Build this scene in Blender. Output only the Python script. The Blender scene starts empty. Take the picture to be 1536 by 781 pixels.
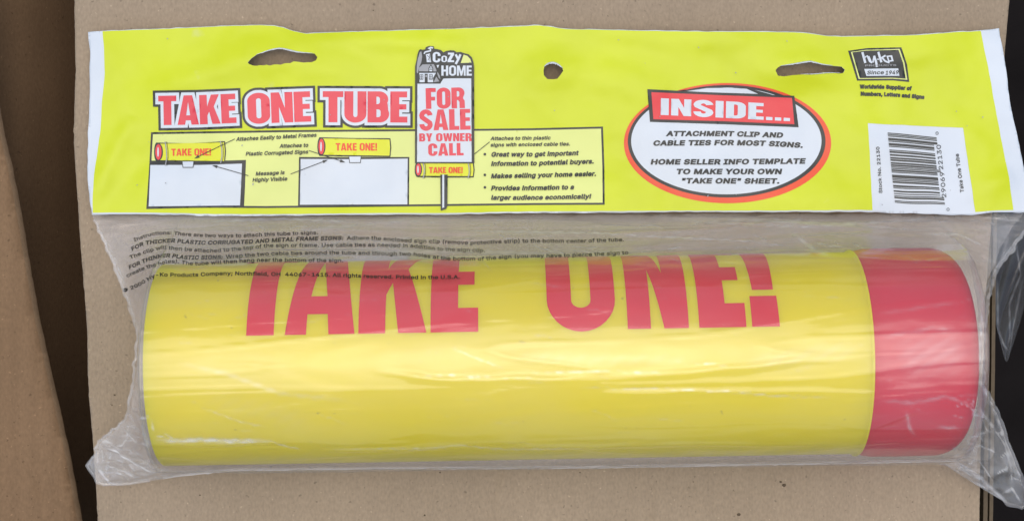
import bpy, bmesh, math, random
from mathutils import Vector, noise
from mathutils.bvhtree import BVHTree
from mathutils.geometry import delaunay_2d_cdt
random.seed(7)
S = bpy.context.scene
C = S.collection
R = math.radians

# ------------------------------------------------------------------ camera
H = 0.62            # camera height over the cardboard, metres
F = 2347.0          # focal length in photograph pixels (1536 wide)
cam_d = bpy.data.cameras.new('camera'); cam = bpy.data.objects.new('camera', cam_d); C.objects.link(cam)
cam.location = (0, 0, H); cam.rotation_euler = (0, 0, 0)
cam_d.sensor_width = 36; cam_d.lens = F/1536*36; cam_d.clip_start = 0.01; cam_d.clip_end = 100
S.camera = cam

# ------------------------------------------------------------------ light
SUN_EL, SUN_AZ = R(86), R(80)       # sun behind bright cloud, high and a little beyond the package
w = bpy.data.worlds.new("World"); S.world = w; w.use_nodes = True
nt = w.node_tree; bg = nt.nodes['Background']
sky = nt.nodes.new('ShaderNodeTexSky'); sky.sky_type = 'NISHITA'; sky.sun_disc = False
sky.sun_elevation = SUN_EL; sky.sun_rotation = R(90) - SUN_AZ
sky.dust_density = 3.0; sky.air_density = 1.0; sky.ozone_density = 1.0
nt.links.new(sky.outputs[0], bg.inputs[0]); bg.inputs[1].default_value = 0.15
sd = bpy.data.lights.new('sun', 'SUN'); sd.energy = 1.5; sd.angle = R(62); sd.color = (1.0, 0.965, 0.90)
sun = bpy.data.objects.new('sun', sd); C.objects.link(sun)
d = Vector((math.cos(SUN_EL)*math.cos(SUN_AZ), math.cos(SUN_EL)*math.sin(SUN_AZ), math.sin(SUN_EL)))
sun.rotation_euler = d.to_track_quat('Z', 'Y').to_euler(); sun.location = d*3
S.view_settings.view_transform = 'Standard'; S.view_settings.look = 'None'
S.view_settings.gamma = 1; S.view_settings.exposure = 0.07
S.render.film_transparent = False
S.cycles.transparent_max_bounces = 16; S.cycles.max_bounces = 8

# ------------------------------------------------------------------ helpers
def W(px, py, z=0.0):
    """where the thing seen at a photo pixel stands, if it lies z metres over the cardboard"""
    return Vector(((px-768)*(H-z)/F, -(py-390.5)*(H-z)/F, z))
def smooth(a, b, x):
    t = min(1, max(0, (x-a)/(b-a))); return t*t*(3-2*t)
def lerp(a, b, t): return a+(b-a)*t
def table(tab, x):
    """piecewise linear, tab = [(x, value or tuple)...]"""
    if x <= tab[0][0]: return tab[0][1]
    for (x0, v0), (x1, v1) in zip(tab, tab[1:]):
        if x <= x1:
            t = (x-x0)/(x1-x0)
            if isinstance(v0, tuple): return tuple(lerp(p, q, t) for p, q in zip(v0, v1))
            return lerp(v0, v1, t)
    return tab[-1][1]
def N(x, y=0.0, z=0.0): return noise.noise(Vector((x, y, z)))
def ridge(x, y, z=0.0, p=6): return (1-min(1, abs(N(x, y, z))*1.8))**p

def link(name, me, parent=None, mats=()):
    o = bpy.data.objects.new(name, me); C.objects.link(o)
    for m in mats: me.materials.append(m)
    if parent: o.parent = parent
    return o
def mesh(name, vs, fs, mats, parent=None, fm=None, smooth_=False):
    me = bpy.data.meshes.new(name); me.from_pydata([tuple(v) for v in vs], [], fs)
    if fm: me.polygons.foreach_set('material_index', fm)
    if smooth_: me.polygons.foreach_set('use_smooth', [True]*len(fs))
    me.update()
    return link(name, me, parent, mats)
def empty(name, loc, label, cat, group=None):
    o = bpy.data.objects.new(name, None); C.objects.link(o); o.location = loc; o.empty_display_size = .02
    o['label'] = label; o['category'] = cat
    if group: o['group'] = group
    return o
def parent_keep(o, p):
    o.parent = p; o.matrix_parent_inverse = p.matrix_world.inverted()

# ---- materials
def mat(name, col, rough=.5, spec=.5, var=.06, vscale=60, bump=0.0, bscale=300, coat=0.0, speck=None, sss=0.0, stretch=(1, 1, 1), trans=0.0):
    m = bpy.data.materials.new(name); m.use_nodes = True; t = m.node_tree; b = t.nodes['Principled BSDF']
    b.inputs['Roughness'].default_value = rough; b.inputs['Specular IOR Level'].default_value = spec
    b.inputs['Coat Weight'].default_value = coat; b.inputs['Coat Roughness'].default_value = .12
    if sss:
        b.inputs['Subsurface Weight'].default_value = sss; b.inputs['Subsurface Scale'].default_value = .011
        b.inputs['Subsurface Radius'].default_value = (1, .85, .35)
    tc = t.nodes.new('ShaderNodeTexCoord'); mp = t.nodes.new('ShaderNodeMapping'); mp.inputs['Scale'].default_value = stretch
    t.links.new(tc.outputs['Object'], mp.inputs[0])
    n = t.nodes.new('ShaderNodeTexNoise'); n.inputs['Scale'].default_value = vscale; n.inputs['Detail'].default_value = 6
    t.links.new(mp.outputs[0], n.inputs['Vector'])
    r = t.nodes.new('ShaderNodeMapRange'); r.inputs['From Min'].default_value = .3; r.inputs['From Max'].default_value = .7
    r.inputs['To Min'].default_value = 1-var; r.inputs['To Max'].default_value = 1+var
    t.links.new(n.outputs[0], r.inputs[0])
    mx = t.nodes.new('ShaderNodeVectorMath'); mx.operation = 'SCALE'; mx.inputs[0].default_value = col
    t.links.new(r.outputs[0], mx.inputs['Scale'])
    out = mx.outputs[0]
    for (sc, thr, scol, amt) in (speck or ()):
        v = t.nodes.new('ShaderNodeTexNoise'); v.inputs['Scale'].default_value = sc; v.inputs['Detail'].default_value = 3
        t.links.new(tc.outputs['Object'], v.inputs['Vector'])
        q = t.nodes.new('ShaderNodeMapRange'); q.inputs['From Min'].default_value = thr; q.inputs['From Max'].default_value = thr+.06
        q.inputs['To Max'].default_value = amt; t.links.new(v.outputs[0], q.inputs[0])
        k = t.nodes.new('ShaderNodeMix'); k.data_type = 'RGBA'; k.inputs['B'].default_value = (*scol, 1)
        t.links.new(q.outputs[0], k.inputs['Factor']); t.links.new(out, k.inputs['A']); out = k.outputs['Result']
    t.links.new(out, b.inputs['Base Color'])
    if bump:
        bn = t.nodes.new('ShaderNodeTexNoise'); bn.inputs['Scale'].default_value = bscale; bn.inputs['Detail'].default_value = 5
        t.links.new(mp.outputs[0], bn.inputs['Vector'])
        bp = t.nodes.new('ShaderNodeBump'); bp.inputs['Strength'].default_value = 1; bp.inputs['Distance'].default_value = bump
        t.links.new(bn.outputs[0], bp.inputs['Height']); t.links.new(bp.outputs[0], b.inputs['Normal'])
        if coat: t.links.new(bp.outputs[0], b.inputs['Coat Normal'])
    return m

def cardboard(name, col, flute=0.0):
    m = mat(name, col, .85, .15, .11, 1100, .00006, 1300, stretch=(1, .5, 1),
            speck=[(520, .665, tuple(c*.42 for c in col), .6), (640, .675, tuple(min(1, c*1.8) for c in col), .55), (150, .775, tuple(c*.4 for c in col), .6)])
    t = m.node_tree; b = t.nodes['Principled BSDF']
    tc = t.nodes.new('ShaderNodeTexCoord')
    # broad tone drift of recycled liner, and the faint ribs of the flutes below
    n = t.nodes.new('ShaderNodeTexNoise'); n.inputs['Scale'].default_value = 9; n.inputs['Detail'].default_value = 5; n.inputs['Roughness'].default_value = .6
    t.links.new(tc.outputs['Object'], n.inputs['Vector'])
    wv = t.nodes.new('ShaderNodeTexWave'); wv.bands_direction = 'X'; wv.inputs['Scale'].default_value = 40; wv.inputs['Distortion'].default_value = .5
    t.links.new(tc.outputs['Object'], wv.inputs['Vector'])
    r = t.nodes.new('ShaderNodeMapRange'); r.inputs['From Min'].default_value = .3; r.inputs['From Max'].default_value = .7
    r.inputs['To Min'].default_value = .88; r.inputs['To Max'].default_value = 1.12; t.links.new(n.outputs[0], r.inputs[0])
    r2 = t.nodes.new('ShaderNodeMapRange'); r2.inputs['To Min'].default_value = 1-flute; r2.inputs['To Max'].default_value = 1+flute; t.links.new(wv.outputs['Fac'], r2.inputs[0])
    mu = t.nodes.new('ShaderNodeMath'); mu.operation = 'MULTIPLY'; t.links.new(r.outputs[0], mu.inputs[0]); t.links.new(r2.outputs[0], mu.inputs[1])
    sc = t.nodes.new('ShaderNodeVectorMath'); sc.operation = 'SCALE'
    src = b.inputs['Base Color'].links[0].from_socket
    t.links.new(src, sc.inputs[0]); t.links.new(mu.outputs[0], sc.inputs['Scale']); t.links.new(sc.outputs[0], b.inputs['Base Color'])
    return m

M = {}
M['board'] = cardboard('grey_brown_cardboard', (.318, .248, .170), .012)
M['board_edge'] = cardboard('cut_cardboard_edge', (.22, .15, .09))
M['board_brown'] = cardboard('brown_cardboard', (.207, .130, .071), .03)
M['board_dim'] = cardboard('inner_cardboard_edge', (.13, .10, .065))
M['ground'] = mat('dark_ground', (.0105, .0090, .0088), .95, .05, .3, 20)
INK = dict(rough=.36, spec=.31, var=.05, vscale=30, bump=.00040, bscale=30)
WORN = [(70, .70, (.55, .55, .42), .22), (600, .76, (.25, .24, .1), .5)]
M['white'] = mat('white_film', (.59, .645, .685), **INK, speck=[(60, .68, (.60, .60, .60), .3)])
M['yellow'] = mat('lemon_yellow_ink', (.56, .635, .012), **INK, speck=WORN)
M['pale'] = mat('pale_lime_ink', (.66, .72, .23), **INK)
M['red'] = mat('red_ink', (.68, .065, .085), **INK)
M['redflat'] = mat('bright_red_ink', (.70, .055, .06), **INK)
M['orange'] = mat('orange_red_ink', (.74, .085, .03), **INK)
M['icon'] = mat('icon_yellow_ink', (.66, .68, .03), **INK)
M['dark'] = mat('charcoal_ink', (.030, .033, .030), **INK)
M['grey'] = mat('grey_ink', (.30, .31, .32), **INK)
M['tube'] = mat('yellow_plastic', (.77, .635, .012), rough=.36, spec=.30, var=.03, vscale=14, bump=.00003, bscale=200, sss=.55,
                speck=[(330, .71, (.35, .27, .05), .55)])
M['cap'] = mat('red_plastic', (.60, .024, .044), rough=.40, spec=.3, var=.05, vscale=25, bump=.00004, bscale=200, sss=.25)
M['tubered'] = mat('red_screen_ink', (.68, .036, .046), rough=.35, spec=.3, var=.04, vscale=30, bump=.00002, bscale=200)
M['filmink'] = mat('grey_black_film_ink', (.035, .030, .025), rough=.5, spec=.3)

def film(name, haze, gloss, rough, bumpd=.00025, col=(.84, .84, .82), streak=.5, gmax=.16, edge=.10):
    m = bpy.data.materials.new(name); m.use_nodes = True; t = m.node_tree
    for n in list(t.nodes): t.nodes.remove(n)
    L = t.links.new; nn = t.nodes.new
    o = nn('ShaderNodeOutputMaterial'); tr = nn('ShaderNodeBsdfTransparent'); tr.inputs[0].default_value = (.97, .97, .975, 1)
    di = nn('ShaderNodeBsdfDiffuse'); di.inputs[0].default_value = (*col, 1)
    gl = nn('ShaderNodeBsdfAnisotropic'); gl.distribution = 'GGX'; gl.inputs['Roughness'].default_value = rough
    gl.inputs[0].default_value = (1, 1, 1, 1)
    tc = nn('ShaderNodeTexCoord')
    mp = nn('ShaderNodeMapping'); mp.inputs['Scale'].default_value = (.35, 1, 1); L(tc.outputs['Object'], mp.inputs[0])
    n1 = nn('ShaderNodeTexNoise'); n1.inputs['Scale'].default_value = 45; n1.inputs['Detail'].default_value = 6; n1.inputs['Distortion'].default_value = .6
    L(mp.outputs[0], n1.inputs['Vector'])
    n2 = nn('ShaderNodeTexNoise'); n2.inputs['Scale'].default_value = 350; n2.inputs['Detail'].default_value = 4; L(tc.outputs['Object'], n2.inputs['Vector'])
    ad = nn('ShaderNodeMath'); ad.operation = 'MULTIPLY_ADD'; ad.inputs[1].default_value = .12; L(n2.outputs[0], ad.inputs[0]); L(n1.outputs[0], ad.inputs[2])
    bp = nn('ShaderNodeBump'); bp.inputs['Distance'].default_value = bumpd; L(ad.outputs[0], bp.inputs['Height'])
    L(bp.outputs[0], gl.inputs['Normal'])
    fr = nn('ShaderNodeFresnel'); fr.inputs[0].default_value = 1.5; L(bp.outputs[0], fr.inputs['Normal'])
    fm = nn('ShaderNodeMath'); fm.operation = 'MULTIPLY'; fm.inputs[1].default_value = gloss; fm.use_clamp = True; mn = nn('ShaderNodeMath'); mn.operation = 'MINIMUM'; mn.inputs[1].default_value = gmax; L(fr.outputs[0], mn.inputs[0]); L(mn.outputs[0], fm.inputs[0])
    hz = nn('ShaderNodeMapRange'); hz.inputs['From Min'].default_value = .35; hz.inputs['From Max'].default_value = .7
    hz.inputs['To Min'].default_value = haze*(1-streak); hz.inputs['To Max'].default_value = haze*(1+streak); L(n1.outputs[0], hz.inputs[0])
    at = nn('ShaderNodeAttribute'); at.attribute_name = 'fold'      # creased film is doubled and milky along the crease; painted glare rides on it too
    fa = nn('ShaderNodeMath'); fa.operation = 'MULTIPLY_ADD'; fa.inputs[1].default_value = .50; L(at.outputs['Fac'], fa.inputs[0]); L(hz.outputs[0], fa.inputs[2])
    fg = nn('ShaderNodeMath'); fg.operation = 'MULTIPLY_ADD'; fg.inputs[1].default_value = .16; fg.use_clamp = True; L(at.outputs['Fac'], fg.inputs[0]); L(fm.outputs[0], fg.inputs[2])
    # seen edge-on there is more film in the line of sight
    lw = nn('ShaderNodeLayerWeight'); lw.inputs[0].default_value = .25
    ha = nn('ShaderNodeMath'); ha.operation = 'MULTIPLY_ADD'; ha.inputs[1].default_value = edge; ha.use_clamp = True
    L(lw.outputs['Facing'], ha.inputs[0]); L(fa.outputs[0], ha.inputs[2])
    a = nn('ShaderNodeMixShader'); b = nn('ShaderNodeMixShader')
    L(ha.outputs[0], a.inputs[0]); L(tr.outputs[0], a.inputs[1]); L(di.outputs[0], a.inputs[2])
    L(fg.outputs[0], b.inputs[0]); L(a.outputs[0], b.inputs[1]); L(gl.outputs[0], b.inputs[2]); L(b.outputs[0], o.inputs[0])
    return m
M['film'] = film('clear_film', .045, 1.1, .15)
M['film_slack'] = film('slack_clear_film', .085, .8, .30)
M['film_back'] = film('clear_back_film', .07, .8, .3)
M['film_crumple'] = film('crumpled_clear_film', .19, 1.1, .18, .0005, gmax=.25, col=(.92, .895, .85))
M['film_hang'] = film('hanging_clear_film', .03, 1.0, .2, .0003)

# ---- 2D shapes in photo pixels, cut into small triangles so that they follow the surface they are printed on
import numpy as np
def inside(loops, X, Y, rule):
    X = np.asarray(X, float); Y = np.asarray(Y, float); wn = np.zeros(len(X), int); cr = np.zeros(len(X), int)
    for lp in loops:
        x0, y0 = lp[-1]
        for (x1, y1) in lp:
            if y0 != y1:
                h = ((y0 > Y) != (y1 > Y)) & (X < (x1-x0)*(Y-y0)/(y1-y0)+x0)
                cr += h; wn += h if y1 > y0 else -h.astype(int)
            x0, y0 = x1, y1
    return (cr & 1).astype(bool) if rule == 'eo' else wn != 0
def tri(loops, step=10.0, rule='eo'):
    vs = []; es = []
    for lp in loops:
        n0 = len(vs); pts = []
        for i, a in enumerate(lp):
            b = lp[(i+1) % len(lp)]
            k = max(1, int(math.hypot(b[0]-a[0], b[1]-a[1])/(step*1.2)))
            for j in range(k): pts.append((a[0]+(b[0]-a[0])*j/k, a[1]+(b[1]-a[1])*j/k))
        vs += pts; m = len(pts)
        es += [(n0+i, n0+(i+1) % m) for i in range(m)]
    A = np.array(vs); lo = A.min(0); hi = A.max(0)
    gx = np.arange(lo[0]+step*.5, hi[0], step); gy = np.arange(lo[1]+step*.5, hi[1], step)
    if len(gx) and len(gy):
        G = np.array(np.meshgrid(gx, gy)).reshape(2, -1).T
        G = G[inside(loops, G[:, 0], G[:, 1], rule)]
        vs += [(x+random.uniform(-.05, .05), y+random.uniform(-.05, .05)) for x, y in G]
    ov, oe, of, *_ = delaunay_2d_cdt([Vector(v) for v in vs], es, [], 0, 1e-5)
    O = np.array([tuple(v) for v in ov]); T = np.array([tuple(f) for f in of])
    c = O[T].mean(1); a, b, d_ = O[T[:, 0]], O[T[:, 1]], O[T[:, 2]]
    ar = (b[:, 0]-a[:, 0])*(d_[:, 1]-a[:, 1])-(b[:, 1]-a[:, 1])*(d_[:, 0]-a[:, 0])
    ok = inside(loops, c[:, 0], c[:, 1], rule) & (np.abs(ar) > 1e-9)
    fs = [tuple(int(i) for i in (f if r < 0 else f[::-1])) for f, r in zip(T[ok], ar[ok])]   # px y runs down: clockwise here faces up
    return [tuple(v) for v in ov], fs

def ell(cx, cy, rx, ry, n=64, a=0.0):
    return [(cx+rx*math.cos(2*math.pi*i/n)*math.cos(a)-ry*math.sin(2*math.pi*i/n)*math.sin(a),
             cy+rx*math.cos(2*math.pi*i/n)*math.sin(a)+ry*math.sin(2*math.pi*i/n)*math.cos(a)) for i in range(n)]
def stroke(pts, wd):
    """outline of a line of width wd"""
    L_, R_ = [], []
    for i, p in enumerate(pts):
        a = pts[max(0, i-1)]; b = pts[min(len(pts)-1, i+1)]
        dx, dy = b[0]-a[0], b[1]-a[1]; l = math.hypot(dx, dy) or 1
        nx, ny = -dy/l*wd/2, dx/l*wd/2
        L_.append((p[0]+nx, p[1]+ny)); R_.append((p[0]-nx, p[1]-ny))
    return L_+R_[::-1]
def offset(lp, dd):
    ar = sum(a[0]*b[1]-b[0]*a[1] for a, b in zip(lp, lp[1:]+lp[:1]))
    s = 1 if ar > 0 else -1; out = []; n = len(lp)
    for i in range(n):
        a, p, b = lp[i-1], lp[i], lp[(i+1) % n]
        e1 = Vector((p[0]-a[0], p[1]-a[1])); e2 = Vector((b[0]-p[0], b[1]-p[1]))
        if e1.length < 1e-6 or e2.length < 1e-6: continue
        e1.normalize(); e2.normalize()
        n1 = Vector((e1.y, -e1.x))*s; n2 = Vector((e2.y, -e2.x))*s
        m = n1+n2
        if m.length < 1e-3: m = n1
        m.normalize(); k = dd/max(.55, m.dot(n1))
        out.append((p[0]+m.x*k, p[1]+m.y*k))
    return out

# ---- heavy block letters, drawn here; height 1, width w
def arc(cx, cy, rx, ry, a0, a1, n=8):
    return [(cx+rx*math.cos(R(a0+(a1-a0)*i/n)), cy+ry*math.sin(R(a0+(a1-a0)*i/n))) for i in range(n+1)]
def rrect(x0, y0, x1, y1, rx, ry):
    return arc(x1-rx, y1-ry, rx, ry, 0, 90)+arc(x0+rx, y1-ry, rx, ry, 90, 180)+arc(x0+rx, y0+ry, rx, ry, 180, 270)+arc(x1-rx, y0+ry, rx, ry, 270, 360)
def glyph(ch, s=.235, w=.56, b=.19):
    if ch == 'T': w = .54; c = w/2; return [[(c-s/2, 0), (c+s/2, 0), (c+s/2, 1-b), (w, 1-b), (w, 1), (0, 1), (0, 1-b), (c-s/2, 1-b)]], w
    if ch == 'A': w = .64; return [[(0, 0), (s*.95, 0), (s*1.05, .15), (w-s*1.05, .15), (w-s*.95, 0), (w, 0), (w*.70, 1), (w*.30, 1)], [(w*.41, .32), (w*.5, .78), (w*.59, .32)]], w
    if ch == 'K': w = .62; return [[(0, 0), (s, 0), (s, .30), (s+.055, .42), (w-s*1.05, 0), (w, 0), (w*.70, .59), (w*.97, 1), (w-s*1.1, 1), (s, .60), (s, 1), (0, 1)]], w
    if ch == 'E': w = .45; return [[(0, 0), (w, 0), (w, b), (s, b), (s, .42), (w*.94, .42), (w*.94, .59), (s, .59), (s, 1-b), (w*.98, 1-b), (w*.98, 1), (0, 1)]], w
    if ch == 'F': w = .44; return [[(0, 0), (s, 0), (s, .40), (w*.92, .40), (w*.92, .58), (s, .58), (s, 1-b), (w, 1-b), (w, 1), (0, 1)]], w
    if ch == 'L': w = .43; return [[(0, 0), (w, 0), (w, b), (s, b), (s, 1), (0, 1)]], w
    if ch == 'H': w = .58; return [[(0, 0), (s, 0), (s, .41), (w-s, .41), (w-s, 0), (w, 0), (w, 1), (w-s, 1), (w-s, .60), (s, .60), (s, 1), (0, 1)]], w
    if ch == 'I': return [[(0, 0), (s, 0), (s, 1), (0, 1)]], s
    if ch == 'N': w = .58; return [[(0, 0), (s*.9, 0), (s*.9, .52), (w-s*.95, 0), (w, 0), (w, 1), (w-s*.9, 1), (w-s*.9, .48), (s*.95, 1), (0, 1)]], w
    if ch == 'M': w = .74; return [[(0, 0), (s*.85, 0), (s*.85, .62), (w*.5-.07, 0), (w*.5+.07, 0), (w-s*.85, .62), (w-s*.85, 0), (w, 0), (w, 1), (w-s*1.15, 1), (w*.5, .42), (s*1.15, 1), (0, 1)]], w
    if ch == 'O': w = .60; return [rrect(0, -.01, w, 1.01, w*.5, .27), rrect(s, .17, w-s, .83, (w-2*s)*.5, .07)[::-1]], w
    if ch == 'D': w = .57; return [[(0, 0)]+arc(w-.27, .27, .27, .27, 270, 360)+arc(w-.27, .73, .27, .27, 0, 90)+[(0, 1)], [(s, .17)]+[(s, .83)]+arc(w-s-.07, .75, .07, .08, 90, 0, 4)+arc(w-s-.07, .25, .07, .08, 0, -90, 4)], w
    if ch == 'U': w = .58; return [[(0, 1)]+arc(w/2, .27, w/2, .28, 180, 360, 14)+[(w, 1), (w-s, 1)]+arc(w/2, .24, w/2-s, .07, 360, 180, 8)+[(s, 1)]], w
    if ch == 'B': w = .57; return [[(0, 0)]+arc(w-.24, .27, .24, .27, 270, 385, 10)+arc(w-.26, .745, .235, .255, -25, 90, 10)+[(0, 1)], [(s, .17), (s, .42)]+arc(w-s-.05, .35, .06, .07, 90, 0, 4)+arc(w-s-.05, .24, .06, .07, 0, -90, 4), [(s, .59), (s, .83)]+arc(w-s-.07, .76, .06, .07, 90, 0, 4)+arc(w-s-.07, .66, .06, .07, 0, -90, 4)], w
    if ch == 'R': w = .58; return [[(0, 0), (s, 0), (s, .40), (s+.05, .40)]+[(w-s, .30), (w-s, 0), (w, 0), (w-.01, .36), (w-.08, .48)]+arc(w-.25, .74, .24, .26, -35, 90, 10)+[(0, 1)], [(s, .56), (s, .83)]+arc(w-s-.07, .76, .07, .07, 90, 0, 4)+arc(w-s-.07, .63, .07, .07, 0, -90, 4)], w
    if ch == 'S':
        w = .56; q = .185
        cl = arc(w/2, .29, w/2-.10, .20, 175, 360, 12)+[(w-.11, .36), (w*.5, .50), (.11, .64)]+arc(w/2, .71, w/2-.10, .20, 180, 5, 12)[0:]
        return [stroke(cl, .215)], w
    if ch == 'C':
        w = .57
        return [[(w, .36), (w-s, .36)]+arc(w/2, .24, w/2-s, .07, 360, 180, 8)+arc(w/2, .76, w/2-s, .07, 180, 0, 8)+[(w-s, .62), (w, .62)]+arc(w/2, .73, w/2, .28, 0, 180, 12)+arc(w/2, .27, w/2, .28, 180, 360, 12)], w
    if ch == 'Y': w = .60; return [[(w/2-s/2, 0), (w/2+s/2, 0), (w/2+s/2, .40), (w, 1), (w-s*1.05, 1), (w/2, .62), (s*1.05, 1), (0, 1), (w/2-s/2, .40)]], w
    if ch == 'W': w = .86; return [[(0, 1), (.14, 0), (.36, 0), (w/2, .55), (w-.36, 0), (w-.14, 0), (w, 1), (w-.21, 1), (w-.27, .42), (w/2+.09, 1), (w/2-.09, 1), (.27, .42), (.21, 1)]], w
    if ch == 'Z': w = .50; return [[(0, 0), (w, 0), (w, b), (.25, b), (w, 1-b), (w, 1), (.02, 1), (.02, 1-b), (.24, 1-b), (0, b)]], w
    if ch == '!': return [[(0, 0), (s*1.0, 0), (s*1.0, .20), (0, .20)], [(.03, .27), (s-.03, .27), (s, 1), (0, 1)]], s
    if ch == '.': return [[(0, 0), (s*.8, 0), (s*.8, .19), (0, .19)]], s*.8
    return [], .22
def block(text, gap=.045, **kw):
    x = 0; out = []
    for ch in text:
        lps, w_ = glyph(ch, **kw)
        if lps: out.append([[(p[0]+x, p[1]) for p in lp] for lp in lps])
        x += w_+gap
    return out, x-gap

# ---- Blender's own built-in letters for the small print
try:      # the interface typeface that ships inside Blender; the built-in letters if it is missing
    import os
    FONT = bpy.data.fonts.load(os.path.join(bpy.utils.system_resource('DATAFILES', path='fonts'), 'Inter.woff2'))
except Exception: FONT = None
def outline(text):
    """closed outlines of a text set in FONT, and its right-hand edge"""
    cu = bpy.data.curves.new('type', 'FONT'); cu.body = text; cu.size = 1
    if FONT: cu.font = FONT
    o = bpy.data.objects.new('type', cu); C.objects.link(o)
    dg = bpy.context.evaluated_depsgraph_get(); dg.update()
    c2 = o.to_curve(dg); lps = []
    for sp in c2.splines:
        if sp.type == 'BEZIER':
            bp = sp.bezier_points; lp = []; n = len(bp)
            for i in range(n):
                p0, p1 = bp[i], bp[(i+1) % n]
                q = [p0.co, p0.handle_right, p1.handle_left, p1.co]
                straight = abs((q[1]-q[0]).cross(q[3]-q[0]).z) < 1e-5 and abs((q[2]-q[0]).cross(q[3]-q[0]).z) < 1e-5
                k = 1 if straight else 3
                for j in range(k):
                    t = j/k; u = 1-t
                    v = q[0]*u**3+q[1]*3*u*u*t+q[2]*3*u*t*t+q[3]*t**3; lp.append((v.x, v.y))
        else: lp = [(p.co.x, p.co.y) for p in sp.points]
        if len(lp) > 2: lps.append(lp)
    o.to_curve_clear(); bpy.data.objects.remove(o); bpy.data.curves.remove(cu)
    return lps
def area(lp): return sum(a[0]*b[1]-b[0]*a[1] for a, b in zip(lp, lp[1:]+lp[:1]))/2
BAR = None; CACHE = {}
def char(ch, bold):
    """triangles of one letter and its advance, cap height 1"""
    global BAR
    if (ch, bold) in CACHE: return CACHE[ch, bold]
    right = lambda l: max(p[0] for lp in l for p in lp)
    if BAR is None: BAR = right(outline('|'))
    adv = right(outline(ch+'|'))-BAR
    lps = outline(ch) if ch != ' ' else []
    if lps:
        big = max(lps, key=lambda l: abs(area(l))); s_ = 1 if area(big) > 0 else -1
        lps = [offset(lp, bold if area(lp)*s_ > 0 else -bold) for lp in lps]
        vs, fs = tri(lps, 9, 'nz')
    else: vs, fs = [], []
    CACHE[ch, bold] = ([(x/.727, y/.727) for x, y in vs], fs, adv/.727); return CACHE[ch, bold]
def type_mesh(text, bold=0.0, res=2):
    x = 0; V = []; Fc = []
    for ch in text:
        vs, fs, adv = char(ch, bold); k = len(V)
        V += [(a+x, b) for a, b in vs]; Fc += [tuple(i+k for i in f) for f in fs]; x += adv+bold*1.2
    x0 = min(v[0] for v in V); x1 = max(v[0] for v in V)
    return [((a-x0)/(x1-x0), b) for a, b in V], Fc, x1-x0

class Base:
    """a baseline through photo pixels; at(s, v): s along in 0..1, v up in px"""
    def __init__(self, pts):
        self.p = pts; self.c = [0]
        for a, b in zip(pts, pts[1:]): self.c.append(self.c[-1]+math.hypot(b[0]-a[0], b[1]-a[1]))
        self.L = self.c[-1]
    def raw(self, l):
        p, c = self.p, self.c
        i = 0
        while i < len(p)-2 and l > c[i+1]: i += 1
        t = (l-c[i])/(c[i+1]-c[i]); return (lerp(p[i][0], p[i+1][0], t), lerp(p[i][1], p[i+1][1], t))
    def at(self, s, v):
        l = s*self.L; h = min(8, self.L*.1)
        a = self.raw(l-h); b = self.raw(l+h); m = self.raw(l) if len(self.p) == 2 else ((a[0]+b[0])/2*.5+self.raw(l)[0]*.5, (a[1]+b[1])/2*.5+self.raw(l)[1]*.5)
        dx, dy = b[0]-a[0], b[1]-a[1]; q = math.hypot(dx, dy)
        return (m[0]+dy/q*v, m[1]-dx/q*v)

class Print:
    """flat print collected in photo pixels, lifted onto a surface as one mesh"""
    def __init__(self): self.v = []; self.f = []; self.m = []; self.ms = []
    def add(self, vs, fs, m, lvl):
        if m not in self.ms: self.ms.append(m)
        k = len(self.v); self.v += [(x, y, lvl) for x, y in vs]
        for f in fs: self.f.append(tuple(i+k for i in f)); self.m.append(self.ms.index(m))
    def poly(self, loops, m, lvl, step=5.5, rule='eo'):
        vs, fs = tri(loops, step, rule); self.add(vs, fs, m, lvl)
    def line(self, pts, wd, m, lvl): self.poly([stroke(pts, wd)], m, lvl, 5)
    def small(self, text, base, h, m, lvl, bold=.012, shear=0.0, res=2):
        vs, fs, asp = type_mesh(text, bold, res); B = Base(base)
        out = [B.at(x + shear*y*h/B.L, y*h) for x, y in vs]
        # Blender letters face up with y up; pixels run down, so winding stays facing up after lifting
        self.add(out, fs, m, lvl)
    def big(self, text, base, h, m, lvl, gap=.045, outs=(), step=6, shear=0.0, **kw):
        gl, wd = block(text, gap, **kw); B = Base(base)
        for i, lps in enumerate(gl):
            px = [[B.at(x/wd + shear*y*h/B.L, y*h) for x, y in lp] for lp in lps]
            for j, (dd, om) in enumerate(outs):
                self.poly([offset(px[0], dd)] + ([offset(px[1], dd)] if text.replace(' ', '')[i] == '!' else []), om, lvl+j+.1*i/len(gl), step, 'nz')
            self.poly(px, m, lvl+len(outs), step, 'eo')
    def build(self, name, lift, parent, label=None):
        vs = [lift(x, y, l) for x, y, l in self.v]
        fs, fm = self.f, self.m
        ok_f, ok_m = [], []
        for f, k in zip(fs, fm):
            a, b, c = (vs[i] for i in f[:3])
            n = (b-a).cross(c-a)
            if len(f) == 3 and n.length < 1e-14: continue
            ok_f.append(f if n.z >= 0 else tuple(reversed(f))); ok_m.append(k)
        o = mesh(name, vs, ok_f, [M[k] for k in self.ms], None, ok_m, True)
        if parent: parent_keep(o, parent)
        if label: o['label'] = label
        return o

# ================================================================== THE SETTING
g = mesh('ground', [(-2, -2, -.32), (2, -2, -.32), (2, 2, -.32), (-2, 2, -.32)], [(0, 1, 2, 3)], [M['ground']]); g['kind'] = 'structure'

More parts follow.
